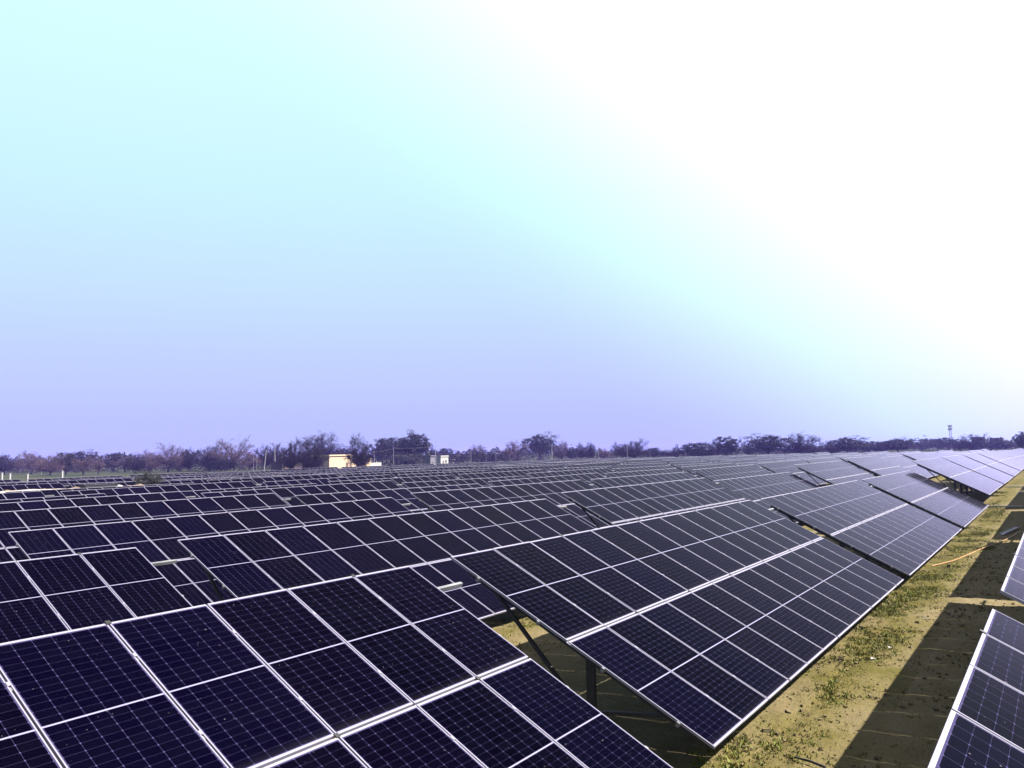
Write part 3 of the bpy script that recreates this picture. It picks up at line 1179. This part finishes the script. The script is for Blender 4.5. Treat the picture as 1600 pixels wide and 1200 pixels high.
tag(wm.build('far_wood', simple('far_foliage', (0.032, 0.024, 0.036), 0.9, 0, 0.55, 0.12, 0.1)), 'far low belt of woodland behind the trees', 'woodland', None, 'stuff')

# the near shrub on the bank
random.seed(77)
sx, sy = bank_x(232), 66.0
shr = empty('shrub', (sx, sy, bank_top(sx) - 0.25))
tag(shr, 'dark green shrub growing on the earth bank among the left rows', 'shrub')
shr.scale = (2.3, 2.3, 1.5)
link(bpy.data.objects.new('trunk', PROTO['bush', 0][0]), shr)
link(bpy.data.objects.new('crown', crown_mesh('bush', 0, simple('shrub_leaf', (0.02, 0.025, 0.016), 0.8, 0, 0.5, 0.9))), shr)

# ------------------------------------------------------------------ poles, mast, wires
POLE = simple('pale_concrete_pole', (0.42, 0.40, 0.42), 0.8, 0, 0.1, 2)
POLE_D = simple('dull_pole', (0.25, 0.24, 0.27), 0.8, 0, 0.1, 2)


def pole(px, ty, by, lean, label, bright=True, depth=None, w=0.15, arm=True, group='utility poles before the trees'):
    x, y, depth = far_spot(px, by)
    g = ground_z(x, y)
    ztop = z_at(px, ty, depth)
    h = ztop - g
    o = empty('utility_pole', (x, y, g))
    r = Vector((math.sin(YAW), -math.cos(YAW), 0))
    top = r * (lean * depth / FPX) + Vector((0, 0, h))
    MB().tube([(0, 0, -0.3), tuple(top * 0.5), tuple(top)], [w, w * 0.85, w * 0.65], 8).build('shaft', POLE if bright else POLE_D, o)
    if arm:
        a = MB()
        a.bar(top - Vector((0, 0, 0.3)) - r * 0.55, top - Vector((0, 0, 0.3)) + r * 0.55, 0.07, 0.07)
        a.build('crossarm', POLE_D, o)
        for k in (-0.5, 0, 0.5):
            MB().tube([top - Vector((0, 0, 0.27)) + r * k, top + r * k + Vector((0, 0, -0.08))], [0.045, 0.03], 6).build('insulator', DARKP, o)
    tag(o, label, 'pole', group)
    return Vector((x, y, g)) + top


pole(64.5, 717, 741, 0, 'leftmost thin white pole before the pinkish trees', w=0.10, arm=False)
pole(367, 710, 736, -1.2, 'white pole in front of the big spreading bare tree')
pole(396, 712, 735, 0, 'dim thin pole right of the big spreading tree', False, w=0.1, arm=False)
pole(401, 714, 735, 0.3, 'short dim pole beside the dim thin pole', False, w=0.1, arm=False)
pole(412.5, 703, 735, 3.4, 'white pole leaning to the right')
pole(430, 702, 735, -0.8, 'white pole with a dark head next to the leaning one')
pole(440.5, 705, 733, 0, 'thin white pole at the left end of the dark shed', w=0.09, arm=False)
t1 = pole(585, 705, 731, 0, 'thin pole at the right end of the peach house', True, w=0.08)
t2 = pole(615, 699, 730, 0, 'tall dull pole before the big dark evergreen clump', False, w=0.12)
t3 = pole(670.5, 697, 728, 0, 'left pole of the close pair by the small square tree', True, w=0.09)
pole(681, 697, 728, 0, 'right bright pole of the close pair by the small square tree', w=0.13)
pole(736, 697, 725, 0, 'dull pole over the long black bush', False, w=0.12)
pole(759.5, 698, 724, 0, 'thin far pole right of the pale bare tree', False, w=0.09)
pole(775, 696, 724, 0, 'far pole with short arms left of the pinkish tree', False, w=0.1)
pole(862.5, 695, 721, 0.4, 'short white pole in front of the big round tree', w=0.17)
pole(935.5, 697, 721, 0, 'thin pole right of the two narrow dark trees', False, w=0.11)
pole(980.5, 695, 721, 0, 'thin white pole in front of the dense fan shaped tree', w=0.1)
pole(1016, 703, 719, 0, 'faint pole in the low gap of the treeline', True, w=0.08, arm=False)
wire = MB()
for a, b_ in ((t1, t2), (t2, t3)):
    for off in (-0.45, 0.45):
        r = Vector((math.sin(YAW), -math.cos(YAW), 0)) * off
        q = [a.lerp(b_, k / 8) + r + Vector((0, 0, -0.3 - 1.2 * (k / 8) * (1 - k / 8))) for k in range(9)]
        wire.tube(q, 0.009, 4)
tag(wire.build('power_line', POLE_D), 'thin overhead wires running from the peach house past the evergreens', 'wires')

# small white marker posts at the field edge
for i, (px, ty, by, lab) in enumerate(((4, 739, 749, 'white marker post cut by the left edge'), (16.5, 740, 748, 'second short white marker post from the left'),
                                       (44, 741, 747, 'tiny white marker post below the pinkish tree'),
                                       (98, 736, 749, 'brightest white marker post, below the dark evergreen'))):
    x, y = at_depth(px, 131.0)
    g = ground_z(x, y)
    zt = z_at(px, ty, 131)
    o = MB().box((0, 0, (zt - g) / 2), (0.22, 0.22, zt - g)).box((0, 0, zt - g + 0.03), (0.27, 0.27, 0.06)).build('marker_post', POLE)
    o.location = (x, y, g)
    tag(o, lab, 'post', 'white marker posts at the field edge')

# antenna mast (lattice) on the right
MASTM = simple('mast_paint', (0.35, 0.33, 0.42), 0.6, 0.2)
depth = 560.0
mx, my = at_depth(1486, depth)
g = ground_z(mx, my)
mh = z_at(1486, 665, depth) - g
mast = empty('antenna_mast', (mx, my, g))
tag(mast, 'slim lattice antenna mast rising above the blue trees on the right', 'antenna mast')
lm_ = MB()
w0, w1 = 0.9, 0.45
nseg = 9
for i in range(4):
    sx_, sy_ = ((-1, -1), (1, -1), (1, 1), (-1, 1))[i]
    lm_.bar((sx_ * w0, sy_ * w0, 0), (sx_ * w1, sy_ * w1, mh), 0.16, 0.16)
for s in range(nseg):
    za, zb = mh * s / nseg, mh * (s + 1) / nseg
    wa, wb = w0 + (w1 - w0) * s / nseg, w0 + (w1 - w0) * (s + 1) / nseg
    for i in range(4):
        a = ((-1, -1), (1, -1), (1, 1), (-1, 1))[i]
        b_ = ((1, -1), (1, 1), (-1, 1), (-1, -1))[i]
        lm_.bar((a[0] * wa, a[1] * wa, za), (b_[0] * wb, b_[1] * wb, zb), 0.08, 0.08)
        lm_.bar((a[0] * wb, a[1] * wb, zb), (b_[0] * wb, b_[1] * wb, zb), 0.08, 0.08)
lm_.build('lattice', MASTM, mast)
for zf in (0.985, 0.86):
    rg = MB()
    for k in range(6):
        aa = k * math.pi / 3
        rg.box((math.cos(aa) * 1.15, math.sin(aa) * 1.15, mh * zf), (0.42, 0.3, 1.5), 0, Matrix.Rotation(aa, 3, 'Z'))
        rg.bar((0, 0, mh * zf), (math.cos(aa) * 1.1, math.sin(aa) * 1.1, mh * zf), 0.06, 0.06)
    rg.build('antenna_ring', MASTM, mast)
GREYW = simple('grey_wall', (0.20, 0.19, 0.25), 0.85, 0, 0.15, 1.5, 0.2)
# second far thing, slim chimney at left
cx_, cy_ = at_depth(30.5, 420)
g = ground_z(cx_, cy_)
zt = z_at(30.5, 709, 420)
ck = empty('chimney', (cx_, cy_, g))
MB().tube([(0, 0, 0), (0, 0, (zt - g) * 0.5), (0, 0, zt - g)], [0.8, 0.6, 0.42], 12).build('stack', GREYW, ck)
MB().tube([(0, 0, zt - g - 0.3), (0, 0, zt - g + 0.05)], 0.55, 12).build('rim', POLE_D, ck)
tag(ck, 'faint slim brick kiln chimney above the pinkish trees at far left', 'chimney')

# ------------------------------------------------------------------ houses
PEACH = simple('peach_plaster', (0.66, 0.49, 0.34), 0.85, 0, 0.08, 1.2, 0.2)
PINK = simple('dull_brick_wall', (0.16, 0.12, 0.14), 0.9, 0, 0.2, 2.5, 0.1)
WHITEW = simple('whitewashed_wall', (0.50, 0.48, 0.47), 0.85, 0, 0.1, 1.5, 0.2)
OPEN = simple('dark_opening', (0.02, 0.018, 0.02), 0.9)
DOORM = simple('painted_door', (0.16, 0.09, 0.06), 0.7, 0, 0.2, 3)


def slab(x0, x1, y0, y1, z0, z1, mb=None):
    mb = mb or MB()
    return mb.box(((x0 + x1) / 2, (y0 + y1) / 2, (z0 + z1) / 2), (x1 - x0, y1 - y0, z1 - z0))


def wall_with_openings(mb, x0, x1, y, th, z1, ops):
    """wall along x on plane y (outer face), openings (xa, xb, za, zb)"""
    ops = sorted(ops)
    cur = x0
    for xa, xb, za, zb in ops:
        slab(cur, xa, y, y + th, 0, z1, mb)
        if za > 0:
            slab(xa, xb, y, y + th, 0, za, mb)
        slab(xa, xb, y, y + th, zb, z1, mb)
        cur = xb
    slab(cur, x1, y, y + th, 0, z1, mb)
    return mb


def house(px, depth, L, Dp, H, name, label, wmat, ops, wing=None, parapet=0.35, door_idx=()):
    x, y = at_depth(px, depth)
    g = ground_z(x, y)
    o = empty(name, (x, y, g))
    tag(o, label, 'house' if 'house' in name else 'building')
    w = MB()
    wall_with_openings(w, 0, L, 0, 0.25, H, ops)
    slab(0, 0.25, 0.25, Dp, 0, H, w)
    slab(L - 0.25, L, 0.25, Dp, 0, H, w)
    slab(0.25, L - 0.25, Dp - 0.25, Dp, 0, H, w)
    w.build('wall', wmat, o)
    slab(-0.25, L + 0.25, -0.3, Dp + 0.25, H + 0.003, H + 0.16).build('roof', wmat, o)
    if parapet:
        pm = MB()
        slab(-0.1, L + 0.1, -0.1, 0.08, H + 0.163, H + 0.16 + parapet, pm)
        slab(-0.1, 0.08, 0.081, Dp + 0.1, H + 0.163, H + 0.16 + parapet, pm)
        slab(L - 0.08, L + 0.1, 0.081, Dp + 0.1, H + 0.163, H + 0.16 + parapet, pm)
        pm.build('parapet', wmat, o)
    for i, (xa, xb, za, zb) in enumerate(ops):
        if za <= 0:
            d_ = slab(xa + 0.03, xb - 0.03, 0.10, 0.15, 0.02, zb - 0.03).build('door', DOORM, o)
            MB().box((xb - 0.18, 0.07, 1.0), (0.05, 0.05, 0.16)).build('handle', STEEL, d_)
        else:
            f_ = MB()
            slab(xa, xb, 0.12, 0.17, za, za + 0.07, f_)
            slab(xa, xb, 0.12, 0.17, zb - 0.07, zb, f_)
            slab(xa, xa + 0.07, 0.12, 0.17, za + 0.07, zb - 0.07, f_)
            slab(xb - 0.07, xb, 0.12, 0.17, za + 0.07, zb - 0.07, f_)
            slab((xa + xb) / 2 - 0.03, (xa + xb) / 2 + 0.03, 0.12, 0.17, za + 0.07, zb - 0.07, f_)
            wf = f_.build('window', GREYW, o)
            slab(xa + 0.07, xb - 0.07, 0.19, 0.20, za + 0.07, zb - 0.07).build('pane', OPEN, wf)
            slab(xa - 0.1, xb + 0.1, -0.08, -0.003, za - 0.08, za).build('sill', wmat, wf)
    return o


# peach house: lit south face, dark west face; lower right-hand part
D1 = 252.0
gz = GZ_FAR
HP = z_at(530, 712.5, D1) - gz
ph = house(514.5, D1, 10.2, 9.0, HP, 'peach_house', 'flat roofed peach plastered house behind the solar rows, left of centre', PEACH,
           [(7.0, 8.2, 0, 2.6), (8.7, 9.7, 0, 2.6)], parapet=0.3)
HW = z_at(580, 717.5, D1) - gz
lw = MB()
wall_with_openings(lw, 10.25, 19.2, 0.6, 0.22, HW, [(12.5, 13.4, 1.0, 2.1)])
slab(18.98, 19.2, 0.83, 7.0, 0, HW, lw)
slab(10.45, 19.4, 0.4, 7.2, HW + 0.003, HW + 0.15, lw)
lw.build('lean_to', PEACH, ph)
yw = MB()
slab(19.42, 24.5, 0.9, 1.1, 0, HW - 1.3, yw)
slab(22.0, 22.4, 0.85, 0.897, 0, HW - 1.0, yw)
yw.build('yard_wall', WHITEW, ph)
bw = MB()
slab(-0.3, -0.05, 9.4, 17.0, 0, HP - 0.8, bw)
slab(-0.28, 6, 16.8, 17.05, 0, HP - 1.0, bw)
bw.build('boundary_wall', PINK, ph)
house(441, 250, 9.0, 5.5, z_at(460, 721, 250) - gz, 'brick_shed', 'long low dark shed left of the peach house under bare trees', PINK, [(1.0, 2.2, 0, 2.0), (3.5, 4.6, 1.0, 1.9)], parapet=0)
house(672.5, 255, 2.3, 2.6, z_at(676, 713, 255) - gz, 'pump_house', 'narrow violet grey hut between the close pair of poles', GREYW, [(0.6, 1.5, 0, 2.3)], parapet=0.15)
house(688.5, 330, 5.0, 4.8, z_at(693, 713.5, 330) - gz, 'white_house', 'little white house right of the close pair of poles', WHITEW, [(1.2, 2.1, 0, 2.1), (2.9, 3.9, 1.2, 2.2)], parapet=0.3)
house(1539, 560, 8.5, 8.0, z_at(1545, 684, 560) - gz, 'far_building', 'left flat roofed far building right of the radiating tree', GREYW, [(2, 3.6, 4.0, 5.2), (5.0, 6.6, 4.0, 5.2)], parapet=0.5)
house(1567, 560, 20.0, 8.0, z_at(1575, 685, 560) - gz, 'far_building', 'long flat roofed far building near the right edge', GREYW, [(2, 4, 3.6, 5.0), (7, 9, 3.6, 5.0), (12, 14, 3.6, 5.0)], parapet=0.5)
# canopy on one post
x, y = at_depth(707.5, 240)
g = ground_z(x, y)
cn = empty('shelter', (x, y, g))
zr = z_at(707.5, 718.5, 240) - g
MB().box((0, 0, zr / 2), (0.14, 0.14, zr)).build('post', POLE, cn)
rr_ = MB().box((0, 0, zr + 0.07), (1.5, 1.5, 0.12)).build('roof', POLE, cn)
rr_.rotation_euler = (0, 0, YAW)
tag(cn, 'small white flat canopy on a single post before the long black bush', 'shelter')

# ------------------------------------------------------------------ haze
HZ = True
if HZ:
    hm_ = bpy.data.materials.new('haze_air')
    hm_.use_nodes = True
    ht = hm_.node_tree
    ht.nodes.clear()
    ho = nd(ht, 'ShaderNodeOutputMaterial')
    pv = nd(ht, 'ShaderNodeVolumePrincipled')
    pv.inputs['Color'].default_value = (0.30, 0.26, 1.0, 1)
    pv.inputs['Density'].default_value = 0.00016
    pv.inputs['Anisotropy'].default_value = 0.0
    ht.links.new(pv.outputs[0], ho.inputs['Volume'])
    hb = MB().box((0, 0, 7.0), (4440, 4440, 26.0)).build('haze', hm_)
    tag(hb, 'thin lavender haze lying over the whole plain', 'haze', None, 'stuff')

print('tables', n_table, 'objects', len(bpy.data.objects))
